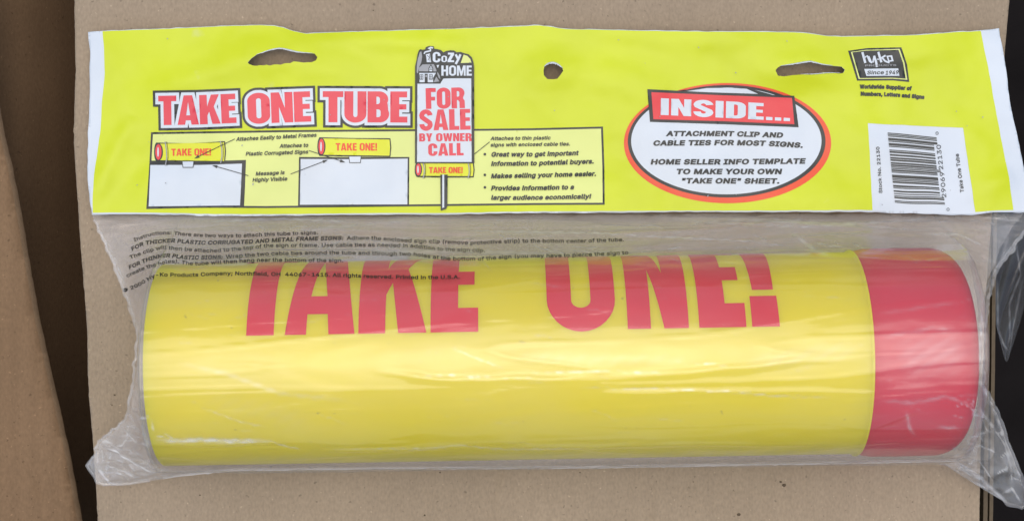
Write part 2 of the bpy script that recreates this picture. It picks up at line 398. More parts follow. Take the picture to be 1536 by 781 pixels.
# ---- the carton the package lies on
box = empty('cardboard_box', (0, 0, -.32), 'closed grey-brown cardboard box that the bagged yellow tube lies on', 'cardboard box')
bpy.context.view_layer.update()
LEFT = [(-260, 108), (0, 111.5), (60, 112.5), (102, 113.5), (150, 112), (205, 110.5), (250, 113), (307, 117), (350, 119.5), (400, 123.5), (450, 127.5), (497, 131), (550, 131.5), (595, 133.5), (640, 137.5), (673, 140.5), (730, 144), (781, 146.5), (1040, 158)]
RIGHT = [(-260, 1528), (0, 1514), (67, 1508), (200, 1498), (320, 1488), (450, 1478), (560, 1473.5), (700, 1470.5), (781, 1469), (1040, 1465)]
def board_z(px, py):
    z = .0003*N(px*.006, py*.006, 3.1) + .00012*N(px*.03, py*.03, 1.7)
    for cx, sl, amp, y0, y1, sgn in ((757, -.13, .0011, 690, 1100, 1), (978, -.05, .0009, 690, 1100, -1), (1245, -.12, .0010, -300, 60, 1), (1150, .3, .0005, 700, 1100, 1), (520, .1, .0004, -300, 60, -1)):
        u = px-(cx+sl*(py-700 if y0 > 300 else py)+3*N(py*.03, cx))
        z += sgn*amp*math.exp(-(u/5)**2)*smooth(y0, y0+40, py)*(1-smooth(y1-60, y1, py))
    return z
jl = lambda y: .9*N(y*.09, 5.0)+.5*N(y*.3, 9.0)
ys = [-260+6*i for i in range(217)]
loop = [(table(RIGHT, y)+jl(y+300)*.6, y) for y in ys] + [(table(LEFT, y)+jl(y), y) for y in reversed(ys)]
v2, f2 = tri([loop], 6)
vs = [W(x, y, board_z(x, y)) for x, y in v2]; n = len(vs)
bm = bmesh.new(); bv = [bm.verts.new(v) for v in vs]
for f in f2: bm.faces.new([bv[i] for i in f])
bm.normal_update()
if sum(f.normal.z for f in bm.faces) < 0: bmesh.ops.reverse_faces(bm, faces=bm.faces)
for f in bm.faces: f.smooth = True
ed = [e for e in bm.edges if e.is_boundary]
ret = bmesh.ops.extrude_edge_only(bm, edges=ed)
for v in [q for q in ret['geom'] if isinstance(q, bmesh.types.BMVert)]: v.co.z = -.0042
for f in [q for q in ret['geom'] if isinstance(q, bmesh.types.BMFace)]: f.material_index = 1; f.smooth = False
bmesh.ops.recalc_face_normals(bm, faces=bm.faces)
me = bpy.data.meshes.new('top_panel'); bm.to_mesh(me); bm.free()
o = link('top_panel', me, None, [M['board'], M['board_edge']]); parent_keep(o, box)

stains = []; v_, f_ = [], []
for cx, cy, r in ((1108, 771, 3), (1176, 727, 3.2), (1171, 722, 2), (172, 592, 1.6), (168, 607, 1.2), (660, 708, 1.4), (637, 772, 1.6), (870, 708, 1.2), (560, 16, 1.1), (140, 60, 1.2), (1040, 722, 1), (300, 742, 1.2)):
    lp = [(cx+r*(1+.4*N(k*.9, cx))*math.cos(k/9*2*math.pi), cy+r*(.8+.4*N(k*.9, cy))*math.sin(k/9*2*math.pi)) for k in range(9)]
    a_, b_ = tri([lp], 9); k0 = len(v_); v_ += [W(x, y, board_z(x, y)+.0001) for x, y in a_]; f_ += [tuple(i+k0 for i in f) for f in b_]
M['stain'] = mat('dark_stain', (.10, .075, .05), .9, .1, .3, 900)
o = mesh('dark_specks', v_, f_, [M['stain']]); o['kind'] = 'stuff'; parent_keep(o, box)
b = bmesh.new(); b.from_mesh(o.data)
for f in b.faces:
    if f.normal.z < 0: f.normal_flip()
b.to_mesh(o.data); b.free()
def wall(name, pts_out, thick, z0, z1, m, parent, kind=None):
    """upright board: pts run along its face in world xy, thickness to the right of travel"""
    vs = []; nn = len(pts_out)
    for i, (x, y) in enumerate(pts_out):
        for dx, z in ((0, z1), (thick, z1), (thick, z0), (0, z0)):
            vs.append((x+dx, y, z+(.0006*N(y*60, z*30, thick*900) if z == z1 else 0)))
    fs = []
    for i in range(nn-1):
        for k in range(4): fs.append((i*4+k, i*4+(k+1) % 4, i*4+4+(k+1) % 4, i*4+4+k))
    fs += [(3, 2, 1, 0), ((nn-1)*4, (nn-1)*4+1, (nn-1)*4+2, (nn-1)*4+3)]
    o = mesh(name, vs, fs, [m]); me = o.data
    b = bmesh.new(); b.from_mesh(me); bmesh.ops.recalc_face_normals(b, faces=b.faces); b.to_mesh(me); b.free()
    parent_keep(o, parent); return o
yy = [-260+20*i for i in range(66)]
def wx(px_f, z): return [(W(px_f(y), y, z).x, W(0, y, 0).y) for y in yy]
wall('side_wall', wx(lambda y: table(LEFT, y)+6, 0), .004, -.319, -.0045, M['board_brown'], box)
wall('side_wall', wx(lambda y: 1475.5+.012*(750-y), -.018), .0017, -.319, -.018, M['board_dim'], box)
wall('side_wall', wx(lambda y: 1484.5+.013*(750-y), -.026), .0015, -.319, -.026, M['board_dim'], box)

# ---- the open carton on the left
open_box = empty('cardboard_box', (-.25, -.05, -.32), 'open brown cardboard box at the left edge with a worn flap and dark gap', 'cardboard box')
bpy.context.view_layer.update()
FE = [(-260, -60), (100, -18), (205, 0), (246, 10), (308, 23), (400, 38), (473, 51), (541, 66), (615, 83), (693, 100), (781, 116), (900, 138), (1040, 165)]
ZF = -.022
loop = [(table(FE, y)+.9*N(y*.05, 2.2)+.5*N(y*.25, 7), y) for y in ys] + [(-420, y) for y in (1036, 600, 200, -260)]
v2, f2 = tri([loop], 14)
def flap_z(px, py):
    e = table(FE, py)-px
    z = ZF + .0009*N(px*.01, py*.012) - .0014*(1-smooth(0, 16, e))
    for (x0, y0, x1, y1) in ((-10, 690, 95, 712), (40, 742, 105, 752), (-40, 720, 60, 744)):
        t = min(1, max(0, ((px-x0)*(x1-x0)+(py-y0)*(y1-y0))/((x1-x0)**2+(y1-y0)**2)))
        dd = math.hypot(px-lerp(x0, x1, t), py-lerp(y0, y1, t)-3*N(px*.08, y0))
        z += .0009*math.exp(-(dd/3.0)**2)
    return z
bm = bmesh.new(); bv = [bm.verts.new(W(x, y, flap_z(x, y))) for x, y in v2]
for f in f2: bm.faces.new([bv[i] for i in f]).smooth = True
bm.normal_update()
if sum(f.normal.z for f in bm.faces) < 0: bmesh.ops.reverse_faces(bm, faces=bm.faces)
ret = bmesh.ops.extrude_edge_only(bm, edges=[e for e in bm.edges if e.is_boundary])
for v in [q for q in ret['geom'] if isinstance(q, bmesh.types.BMVert)]: v.co.z -= .0035; v.co.x += .0011
for f in [q for q in ret['geom'] if isinstance(q, bmesh.types.BMFace)]: f.material_index = 1
bmesh.ops.recalc_face_normals(bm, faces=bm.faces)
me = bpy.data.meshes.new('flap'); bm.to_mesh(me); bm.free()
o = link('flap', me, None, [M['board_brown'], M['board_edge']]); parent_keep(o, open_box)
# inner panel that slopes away into the gap
vs = []; fs = []
cols = [(-.40, -.040), (-.28, -.050), (-.240, -.040), (-.226, -.047), (-.210, -.078), (-.195, -.14), (-.184, -.22), (-.179, -.315)]
for j, y in enumerate(yy):
    for (x, z) in cols: vs.append((x+.002*N(y*.01, z*20), W(0, y, 0).y, z+.001*N(y*.02, x*50)))
    if j:
        for k in range(len(cols)-1):
            a = (j-1)*len(cols)+k; fs.append((a, a+1, a+1+len(cols), a+len(cols)))
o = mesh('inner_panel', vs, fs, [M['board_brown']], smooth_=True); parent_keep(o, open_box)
b = bmesh.new(); b.from_mesh(o.data); bmesh.ops.recalc_face_normals(b, faces=b.faces); b.to_mesh(o.data); b.free()

# ================================================================== THE TUBE
RT = .0373
ROT = R(1.0)
def axis_y(x): return -.0364 + x*math.tan(ROT)
def axis_frame():
    return Vector((math.cos(ROT), math.sin(ROT), 0)), Vector((-math.sin(ROT), math.cos(ROT), 0))
AX, AY = axis_frame(); A0 = Vector((0, -.0364, RT+.0012))
def tube_pt(x, phi, r): return A0 + AX*(x) + AY*(r*math.cos(phi)) + Vector((0, 0, r*math.sin(phi)))
sign_tube = empty('sign_tube', (0, -.0364, 0), 'yellow plastic tube with red end cap sealed inside the clear bag', 'tube')
bpy.context.view_layer.update()
def lathe(name, prof, m, seg=160):
    vs = []; fs = []
    for (x, r) in prof:
        for k in range(seg): vs.append(tube_pt(x, 2*math.pi*k/seg, r))
    for i in range(len(prof)-1):
        for k in range(seg):
            a = i*seg+k; b_ = i*seg+(k+1) % seg; fs.append((a, b_, b_+seg, a+seg))
    o = mesh(name, vs, fs, [m], smooth_=True)
    b = bmesh.new(); b.from_mesh(o.data); bmesh.ops.recalc_face_normals(b, faces=b.faces); b.to_mesh(o.data); b.free()
    parent_keep(o, sign_tube); return o
xl, xr, xc = -.1285, .1645, .1262
prof = [(xl+.0015, .0001), (xl+.0015, RT-.002), (xl, RT-.0017), (xl, RT-.0002), (xl+.0002, RT)] + [(lerp(xl, xc-.0016, i/12), RT) for i in range(1, 13)]+[(xc-.0009, RT+.0005), (xc-.0004, RT+.0009), (xc, RT+.0007), (xc+.0001, RT-.0004), (xc+.02, RT-.0004)]
lathe('tube_body', prof, M['tube'])
RC = RT+.0011
prof = [(xc-.0003, RT-.0002), (xc+.0003, RT+.0001), (xc+.003, RC-.0003), (xc+.005, RC), (xc+.015, RC+.0001)]
for i in range(0, 11):
    a = R(9*i); prof.append((xr-.0105+.0105*math.sin(a), RC-.0085+.0085*math.cos(a)))
prof += [(xr, RC-.012), (xr-.0010, RC-.0135), (xr-.0010, .0001)]
lathe('end_cap', prof, M['cap'])
# TAKE ONE! lettering wrapped round the tube: x along the axis, angle round it
S0 = .5480/F                       # metres per photo pixel at the height of the letter feet
def lx(px, py=490): return ((px-768)*S0 - .0)
letters = [('T', 352, 432), ('A', 429, 533.5), ('K', 539, 641), ('E', 647, 718.5), ('O', 822, 925), ('N', 942, 1033.5), ('E', 1049, 1119.5), ('!', 1128, 1169.5)]
PH0, PH1 = R(90-18.4), R(90-97)
for ch, p0, p1 in letters:
    lps, wd = glyph(ch, s=.245 if ch != 'T' else .278, b=.195)
    if ch == 'A': wd = .64; lps = [[(0, 0), (.195, 0), (.202, .15), (.388, .15), (.40, 0), (.64, 0), (.475, 1), (.165, 1)], [(.225, .30), (.30, .76), (.375, .30)]]
    if ch == 'E': wd = .45; lps = [[(0, 0), (.45, 0), (.45, .18), (.26, .18), (.26, .385), (.415, .385), (.415, .542), (.26, .542), (.26, .82), (.44, .82), (.44, 1), (0, 1)]]
    if ch == 'O': lps = [rrect(0, -.012, .60, 1.012, .30, .24), rrect(.215, .165, .385, .86, .085, .06)[::-1]]; wd = .6
    if ch == '!': lps = [[(0, 0), (.24, 0), (.235, .235), (.0, .235)], [(.03, .288), (.215, .288), (.24, 1), (.0, 1)]]; wd = .24
    # metres: u along, v round
    U0, U1 = lx(p0), lx(p1); Vh = RT*(PH0-PH1)
    mm = [[((U0+(U1-U0)*x/wd)*1000, y*Vh*1000) for x, y in lp] for lp in lps]
    v2, f2 = tri(mm, 2.0)
    b = bmesh.new(); bv = [b.verts.new(tube_pt(x/1000, PH0-(y/1000)/RT, RT+.00006)) for x, y in v2]
    for f in f2: b.faces.new([bv[i] for i in f]).smooth = True
    b.normal_update()
    for f in b.faces:
        r = f.calc_center_median()-A0
        if f.normal.dot(r-AX*r.dot(AX)) < 0: f.normal_flip()
    me = bpy.data.meshes.new('letter'); b.to_mesh(me); b.free()
    o = link('letter', me, None, [M['tubered']]); parent_keep(o, sign_tube); o['label'] = 'red printed exclamation mark' if ch == '!' else 'red printed letter '+ch

# ================================================================== THE BAG
bag = empty('plastic_bag', (0, 0, 0), 'clear plastic bag with a printed lemon-yellow header, torn hang slots and barcode', 'package')
bpy.context.view_layer.update()

# ---- header: a printed strip with a gentle wave, 2-7 mm above the carton
CREASE = [(180, 150, 380, 92, .0007, 14), (136, 300, 200, 175, .0006, 10), (150, 312, 260, 200, -.0004, 12), (455, 60, 700, 66, .0006, 10),
          (1270, 100, 1500, 60, .0005, 12), (840, 100, 1000, 150, .0004, 18), (1345, 130, 1352, 185, .0004, 12), (1470, 290, 1520, 262, .0006, 11), (850, 45, 1190, 62, .0005, 14),
          (960, 60, 1150, 90, .0003, 14), (1400, 150, 1490, 235, .0004, 12)]
def hz(px, py):
    z = .0066 + .0026*N(px*.0045+3, py*.007+1.3) + .0011*N(px*.012, py*.015, 4.1) + .00018*N(px*.04, py*.05, 8)
    z += .0012*smooth(230, 325, py)*(1+.5*N(px*.006, 3))
    z += .0012*(1-smooth(45, 90, py))*max(0, N(px*.008, 77))*2
    for x0, y0, x1, y1, amp, wd in CREASE:
        amp *= 1.7; wd *= 1.5; t = min(1, max(0, ((px-x0)*(x1-x0)+(py-y0)*(y1-y0))/((x1-x0)**2+(y1-y0)**2)))
        dd = math.hypot(px-lerp(x0, x1, t), py-lerp(y0, y1, t)); z += amp*math.exp(-(dd/wd)**2)*math.sin(math.pi*min(1, max(.05, t)))**.5
    for cx, cy, rx in ((425, 86, 70), (830, 106, 40), (1215, 103, 70)): z += .0030*math.exp(-((px-cx)/rx)**2-((py-cy)/32)**2)
    return max(.0016, z)
def on_header(px, py, lvl): return W(px, py, hz(px, py)+(lvl+(1.5 if lvl > 1.5 else 0))*.00006)
def jit(lp, amp=.4, f=.11, seed=0):
    out = []
    for i, a in enumerate(lp):
        b_ = lp[(i+1) % len(lp)]; k = max(1, int(math.hypot(b_[0]-a[0], b_[1]-a[1])/5))
        for j in range(k):
            x = lerp(a[0], b_[0], j/k); y = lerp(a[1], b_[1], j/k)
            out.append((x+amp*N(x*f, y*f, seed+.5), y+amp*N(x*f, y*f, seed+9.5)))
    return out
sheet = jit([(132.5, 49), (155, 46.5), (270, 42), (340, 38.5), (390, 37), (412, 38.5), (425, 41), (440, 46), (460, 50), (480, 49), (502, 48), (640, 44), (760, 40), (810, 37.5), (828, 40), (848, 43), (1000, 46.5), (1190, 48), (1212, 49.5), (1240, 53.5), (1262, 54.5), (1320, 53.5), (1381, 52), (1430, 48), (1470, 46), (1498, 43),
         (1504, 76), (1510, 109), (1514, 149), (1520, 178), (1526, 205), (1536, 252), (1542, 285), (1546, 319),
         (1518, 318.5), (1492, 318), (1475, 320), (1458, 322.5), (1430, 322.5), (1410, 322), (1360, 320), (1313, 318.5), (1200, 318), (1036, 318), (932, 319), (797, 319.5), (661, 322), (560, 322), (440, 323.5), (317, 324), (235, 321.5), (168, 321.5), (138, 322),
         (132.5, 286), (131, 250), (132, 204), (133.5, 163), (135, 135), (134, 102), (135, 77)], 1.1, .07)
yel = jit([(154, 47.2), (270, 42.8), (340, 39.3), (390, 37.8), (412, 39.3), (425, 41.8), (440, 46.8), (460, 50.8), (480, 49.8), (502, 48.8), (640, 44.8), (760, 40.8), (810, 38.3), (828, 40.8), (848, 43.8), (1000, 47.3), (1190, 48.8), (1212, 50.3), (1240, 54.3), (1262, 55.3), (1320, 54.3), (1381, 52.8), (1430, 48.8), (1471, 46.8),
         (1482, 101), (1490, 145), (1498, 189), (1506, 230), (1514, 268), (1520, 315), (1492, 315.5), (1463, 318),
         (1444.5, 192), (1302, 185), (1309, 315), (1200, 315.5), (1036, 316), (932, 316.5), (797, 317), (661, 319.5), (560, 319.5), (440, 321), (317, 321), (235, 318.8), (168, 318.8), (139, 319),  # yellow stops short so a white rim paints in the lower fold's highlight
         (139, 290), (141, 262), (146, 228), (150.5, 196), (153, 155), (157, 110), (156, 75)], .5, .07)
slot_l = jit([(372, 94), (376, 88), (387, 81.5), (403, 75.5), (418, 72), (428, 72.5), (438, 76), (447, 78.5), (462, 79.5), (472, 81), (476, 86), (474, 91), (467, 94), (455, 93.5), (441, 93), (430, 95), (420, 97), (400, 98), (380, 98.5), (374, 97)], 1.6, .25, 3)
slot_m = jit([(815, 106), (818, 98), (824, 93.5), (830, 93), (837, 96), (843, 101), (844.5, 107), (841, 113), (836, 118), (829, 120), (821, 118), (816, 113)], 1.2, .3, 5)
slot_r = jit([(1163, 106), (1166, 101), (1176, 98), (1190, 96), (1207, 93), (1216, 91.5), (1231, 96.5), (1248, 99), (1262, 101), (1267, 105), (1266, 109.5), (1256, 109.5), (1240, 109), (1225, 111), (1214, 112), (1195, 112.5), (1176, 115), (1167, 114)], 1.6, .25, 4)
holes = [slot_l, slot_m, slot_r]
v2, f2 = tri([sheet]+holes, 4)
bm = bmesh.new(); bv = [bm.verts.new(on_header(x, y, 0)) for x, y in v2]
for f in f2: bm.faces.new([bv[i] for i in f]).smooth = True
bm.normal_update()
if sum(f.normal.z for f in bm.faces) < 0: bmesh.ops.reverse_faces(bm, faces=bm.faces)
ret = bmesh.ops.extrude_edge_only(bm, edges=[e for e in bm.edges if e.is_boundary])
for v in [q for q in ret['geom'] if isinstance(q, bmesh.types.BMVert)]: v.co.z -= .0005
bmesh.ops.recalc_face_normals(bm, faces=bm.faces)
me = bpy.data.meshes.new('header'); bm.to_mesh(me); bm.free()
header = link('header', me, None, [M['white']]); parent_keep(header, bag)
bpy.context.view_layer.update()
P = Print(); P.poly([yel]+holes, 'yellow', 1.5, 4)
P.build('yellow_print', on_header, header)
# torn, turned-up lips of the hang holes
def lip(pts, h, wd, seed):
    vs = []; fs = []
    B = Base(pts); n_ = 40
    for i in range(n_+1):
        s = i/n_; e = math.sin(math.pi*s)**.6
        for k in range(4):
            t = k/3
            x, y = B.at(s, (.8-wd*t*(1+.5*N(s*20, seed))*e))
            vs.append(on_header(x, y, 3)+Vector((0, 0, h*e*math.sin(t*math.pi*.75)*(1+.6*N(s*14, seed+3)))))
        if i:
            for k in range(3): a = (i-1)*4+k; fs.append((a, a+4, a+5, a+1))
    o = mesh('torn_lip', vs, fs, [M['white']], smooth_=True); parent_keep(o, header)
lip([(384, 83), (403, 75.5), (420, 71.5), (436, 75.5), (447, 78.5), (470, 80.5)], .0010, 2.6, 1)
lip([(816, 101), (821, 95), (830, 93), (838, 96.5), (844, 103)], .0012, 3.4, 2)
lip([(1170, 99.5), (1190, 96), (1207, 93), (1216, 91), (1231, 96.5), (1250, 99)], .0010, 2.6, 3)
lip([(1200, 112), (1222, 111.5), (1240, 109.5), (1262, 110)], .0004, 1.2, 4)

# ---- print on the header
P = Print()   # title
P.big('TAKE', [(238, 188), (298, 187), (355, 184.5)], 44, 'red', 5, .03, [(8.0, 'dark'), (4.4, 'white')])
P.big('ONE', [(372, 186), (467, 182.5)], 45.5, 'red', 5, .03, [(8.0, 'dark'), (4.4, 'white')])
P.big('TUBE', [(484, 183.5), (611, 184)], 46.5, 'red', 5, .03, [(8.0, 'dark'), (4.4, 'white')])
P.build('title_print', on_header, header, 'red TAKE ONE TUBE title with white and black outlines')

P = Print()   # how-to panel
fr = [(228, 200), (420, 197), (620, 195.5), (712, 195), (800, 194), (903, 191.5), (905, 250), (905.5, 305.5), (800, 306), (621, 308), (400, 310.5), (300, 310), (221, 312), (225, 255)]
P.poly([offset(fr, 1.5)], 'dark', 2); P.poly([offset(fr, -1.5)], 'pale', 3)
P.poly([[(226, 241), (300, 242), (369, 240), (367.5, 280), (366, 311), (220.5, 312.5)]], 'dark', 4)
P.poly([[(225.5, 247.5), (300, 247.5), (363, 245.5), (361.5, 280), (360, 308), (223, 309.5)]], 'white', 5)
P.poly([[(448.5, 235.5), (530, 236), (614, 235.5), (613.5, 309.5), (447, 309.5)]], 'dark', 4)
P.poly([[(451, 238.5), (530, 239), (611.5, 238), (611, 306.5), (449.8, 307)]], 'white', 5)
def icon(x0, y0, x1, y1, yb0, yb1, cw):
    P.poly([[(x0+2, y0-1), ((x0+x1)/2, y0+.2), (x1+.5, y1-1), (x1+2, (y1+yb1)/2), (x1+.5, yb1+1), ((x0+x1)/2, (yb0+yb1)/2+1.5), (x0+2, yb0+1)] + arc(x0+3, (y0+yb0)/2, 4, (yb0-y0)/2+1, 90, 270, 8)[1:-1]], 'dark', 6)
    P.poly([[(x0+cw*.6, y0+.8), (x1-.8, y1+.8), (x1+.2, (y1+yb1)/2), (x1-.8, yb1-.8), (x0+cw*.6, yb0-.8)]], 'icon', 7)
    cx, cy, ry = x0+cw*.55, (y0+yb0)/2, (yb0-y0)/2-.6
    P.poly([ell(cx, cy, cw*.58, ry+.4, 24)], 'dark', 8); P.poly([ell(cx-.4, cy, cw*.43, ry-.6, 24)], 'redflat', 9); P.poly([ell(cx-1, cy, 1.2, ry*.6, 16)], 'white', 10)
icon(232, 215, 337, 213, 241, 242.5, 11)
icon(477, 207, 585, 208.5, 233, 234.5, 10)
def ties(x, y0, y1, lvl=9):
    P.line([(x-1.5, y0-1.5), (x+.6, lerp(y0, y1, .35)), (x+1, lerp(y0, y1, .7)), (x-1, y1+1.5)], 1.5, 'grey', lvl)
    P.line([(x+1, y0-1.5), (x+3, lerp(y0, y1, .35)), (x+3, lerp(y0, y1, .7)), (x+1.4, y1+1.5)], .8, 'dark', lvl)
ties(249, 214, 247); ties(332, 213, 243)
P.big('TAKE ONE!', [(257, 233.8), (316.5, 233.3)], 10.6, 'orange', 9, .06, s=.2)
P.big('TAKE ONE!', [(503.5, 226), (565.5, 226)], 11.2, 'orange', 9, .06, s=.2)
for x0, y0, x1, y1 in ((273, 242, 291, 251.5), (523, 234.5, 542, 244.5)):
    P.poly([[(x0, y0), (x1, y0), (x1-1, y1), (x0+1, y1)]], 'dark', 10); P.poly([[(x0+.9, y0+.4), (x1-.9, y0+.4), (x1-1.9, y1-1), (x0+1.9, y1-1)]], 'white', 11)
IT = dict(bold=.026, shear=.22)
P.small('Attaches Easily to Metal Frames', [(354, 211.5), (414, 208.5), (474.5, 205)], 7.6, 'dark', 12, **IT)
P.small('Attaches to', [(419, 221.8), (462, 220.3)], 7.6, 'dark', 12, **IT)
P.small('Plastic Corrugated Signs', [(368.5, 233.5), (462, 230.3)], 7.6, 'dark', 12, **IT)
P.small('Message is', [(383.5, 263.3), (426.5, 261.3)], 7.6, 'dark', 12, **IT)
P.small('Highly Visible', [(378.7, 272.6), (430.5, 270.6)], 7.6, 'dark', 12, **IT)
P.small('Attaches to thin plastic', [(735.5, 210.3), (825.5, 209.3)], 7.2, 'dark', 12, **IT)
P.small('signs with enclosed cable ties.', [(735.5, 220), (855, 218.3)], 7.2, 'dark', 12, **IT)
IT2 = dict(bold=.040, shear=.22)
P.small('Great way to get important', [(736.5, 234.8), (800, 234.5), (867.5, 232.5)], 9, 'dark', 12, **IT2)
P.small('information to potential buyers.', [(736.5, 248.7), (800, 248), (890.5, 245)], 9, 'dark', 12, **IT2)
P.small('Makes selling your home easier.', [(736.5, 267.3), (800, 266), (894, 263.6)], 9, 'dark', 12, **IT2)
P.small('Provides information to a', [(736.5, 285.3), (800, 285), (860.5, 283.6)], 9, 'dark', 12, **IT2)
P.small('larger audience economically!', [(736.5, 299.4), (800, 299.4), (886, 297.6)], 9, 'dark', 12, **IT2)
for y in (231.4, 262.3, 281): P.poly([ell(727.3, y, 2, 2, 14)], 'dark', 12)
def arrow(a, b_):
    P.line([a, b_], 1.0, 'dark', 13)
    v = Vector((b_[0]-a[0], b_[1]-a[1])).normalized(); q = Vector((-v.y, v.x)); e = Vector(b_)
    P.poly([[tuple(e+v*2), tuple(e-v*6+q*2.3), tuple(e-v*6-q*2.3)]], 'dark', 13.5)
arrow((352, 208.5), (293, 237)); arrow((372.5, 263.5), (320, 248.5)); arrow((436, 261), (490, 240.5)); arrow((463.5, 226), (516, 243)); arrow((734.5, 213), (701, 239.5))
P.build('how_to_panel', on_header, header, 'pale green diagram panel with sign pictures and bullet list')

P = Print()   # for-sale sign picture
post = [(660.5, 262), (671.5, 262), (671, 309), (669, 313.5), (661, 316)]
P.poly([post], 'dark', 13); P.poly([[(663.5, 262), (666.3, 262), (666.3, 311), (663.5, 312)]], 'white', 14)
def q(*p): return [(615+x/11.16, 64+y/11.16) for x, y in p]
sg = q((85, 690), (85, 400), (110, 290), (125, 200), (150, 130), (175, 115), (210, 125), (255, 115), (265, 80), (320, 60), (395, 65), (405, 105), (470, 115), (520, 130), (560, 168), (600, 145), (680, 130), (740, 135), (780, 165), (850, 158), (900, 178), (980, 198), (1035, 250), (1060, 320), (1072, 400))+[(711.5, 245), (622.5, 245)]
P.poly([sg], 'dark', 14)
P.poly([q((520, 665), (560, 605), (700, 600), (1025, 600))+[(707.5, 243), (625.5, 243)]+q((125, 690), (510, 690))], 'white', 15)
P.poly([q((898, 205), (960, 225), (1010, 280), (1028, 338), (850, 345))], 'pale', 15)
P.poly([q((165, 160), (190, 150), (205, 230), (190, 330), (150, 420), (132, 520), (112, 500), (115, 380), (130, 280))], 'grey', 15.5)
P.poly([stroke(q((235, 190), (255, 160), (300, 150), (345, 140), (345, 112), (305, 98), (345, 84), (385, 92)), 2.2)], 'white', 16, 9, 'nz')
P.poly([q((265, 200), (335, 185), (340, 240), (355, 330), (282, 330), (275, 260))], 'white', 17)
P.line(q((285, 215), (325, 250), (300, 300)), .8, 'dark', 18); P.line(q((325, 200), (335, 320)), .6, 'dark', 18.4)
P.poly([q((150, 482), (150, 425), (210, 368), (400, 364), (445, 470), (440, 486))], 'grey', 17)
P.poly([q((155, 510), (435, 508), (385, 595), (388, 665), (160, 665))], 'white', 17)
P.poly([q((310, 492), (310, 430), (350, 362), (388, 430), (388, 492))], 'dark', 18); P.poly([q((325, 482), (325, 435), (350, 390), (373, 435), (373, 482))], 'white', 19)
P.line(q((330, 455), (370, 455)), .9, 'dark', 20); P.poly([ell(*q((350, 430))[0], 1, 1, 10)], 'dark', 20.4)
for x0 in (160, 318):
    P.poly([q((x0, 535), (x0+62, 535), (x0+62, 622), (x0, 622))], 'dark', 18)
    for ax in (10, 36):
        for ay in (10, 46): P.poly([q((x0+ax, 535+ay), (x0+ax+16, 535+ay), (x0+ax+16, 535+ay+28), (x0+ax, 535+ay+28))], 'white', 19)
P.poly([q((246, 525), (296, 525), (296, 668), (246, 668))], 'dark', 18); P.poly([q((258, 545), (284, 545), (284, 580), (258, 580))], 'grey', 19)
P.poly([q((440, 572), (492, 652), (395, 665))], 'grey', 18); P.poly([q((462, 490), (500, 560), (508, 615), (480, 590), (455, 520))], 'grey', 18); P.poly([q((445, 380), (490, 375), (465, 430))], 'white', 18)
RN = dict(s=.19, b=.17)
P.big('C', q((380, 333), (510, 333)), 15.4, 'white', 18.5, s=.2, b=.18)
P.big('O', q((525, 328), (620, 328)), 9.4, 'white', 18.5, s=.19)
P.big('Z', q((630, 330), (738, 330)), 14.2, 'white', 18.5, b=.2)
P.poly([stroke(q((765, 200), (800, 272)), 3.2)], 'white', 18.6); P.poly([stroke(q((845, 200), (810, 280), (765, 362)), 3.4)], 'white', 18.9)
P.big('HOME', q((525, 556), (1035, 556)), 15.2, 'white', 18.5, .07, s=.19)
P.big('FOR', [(639, 163.6), (697.5, 162.3)], 31, 'red', 17, .04)
P.big('SALE', [(629.5, 196), (706, 194.5)], 31, 'red', 17, .04)
P.big('BY OWNER', [(628.8, 212.3), (707.5, 211.8)], 12, 'red', 17, .06)
P.big('CALL', [(642.5, 234), (695.5, 233)], 18.5, 'red', 17, .05)
icon(623, 244, 710, 244.5, 264.5, 265, 9)
ties(635.5, 243, 266, 12); ties(703, 243, 266, 12)
P.big('TAKE ONE!', [(643.5, 259.5), (694, 259.5)], 8.8, 'orange', 12, .06, s=.2)
P.build('sign_picture', lambda x, y, l: on_header(x, y, l+3), header, 'small picture of a white FOR SALE sign with a cottage logo')

P = Print()   # inside badge
P.poly([ell(1091.3, 214.8, 155.5, 90, 96)], 'orange', 2); P.poly([ell(1090, 212, 148.3, 84.2, 96)], 'dark', 3); P.poly([ell(1089.5, 211.5, 142.8, 80, 96)], 'white', 4)
P.poly([[(1010, 137), (1060, 131.5), (1120, 132), (1150, 140), (1178, 148), (1185, 158), (1000, 150)]], 'dark', 4.6)
P.poly([[(1027, 137.5), (1060, 132.4), (1095, 131.8), (1120, 133.5), (1137, 141)]], 'white', 5)
P.poly([[(971, 134), (1080, 139.5), (1191.5, 144), (1198, 191), (1086, 186.5), (975, 183)]], 'dark', 6)
P.poly([[(977, 138.5), (1080, 143), (1188, 147), (1191.5, 186.5), (1086, 182), (980, 179)]], 'redflat', 7)
P.big('INSIDE...', [(991, 172.5), (1088, 177), (1185, 182)], 25, 'white', 8, .07, s=.23, shear=-.03)
IT3 = dict(bold=.045, shear=.2)
P.small('ATTACHMENT CLIP AND', [(999, 203.8), (1090, 203.8), (1174, 206.3)], 9.6, 'dark', 8, **IT3)
P.small('CABLE TIES FOR MOST SIGNS.', [(979.5, 218.2), (1093, 217.3), (1150, 218.5), (1204, 221.5)], 9.8, 'dark', 8, **IT3)
P.small('HOME SELLER INFO TEMPLATE', [(976, 246.3), (1092, 246.3), (1207.5, 245)], 10, 'dark', 8, **IT3)
P.small('TO MAKE YOUR OWN', [(1014, 260.8), (1172, 260.8)], 10, 'dark', 8, **IT3)
P.small('"TAKE ONE" SHEET.', [(1022, 274.6), (1169, 275)], 10, 'dark', 8, **IT3)
P.build('inside_badge', on_header, header, 'white oval badge with red rim and red INSIDE... banner')

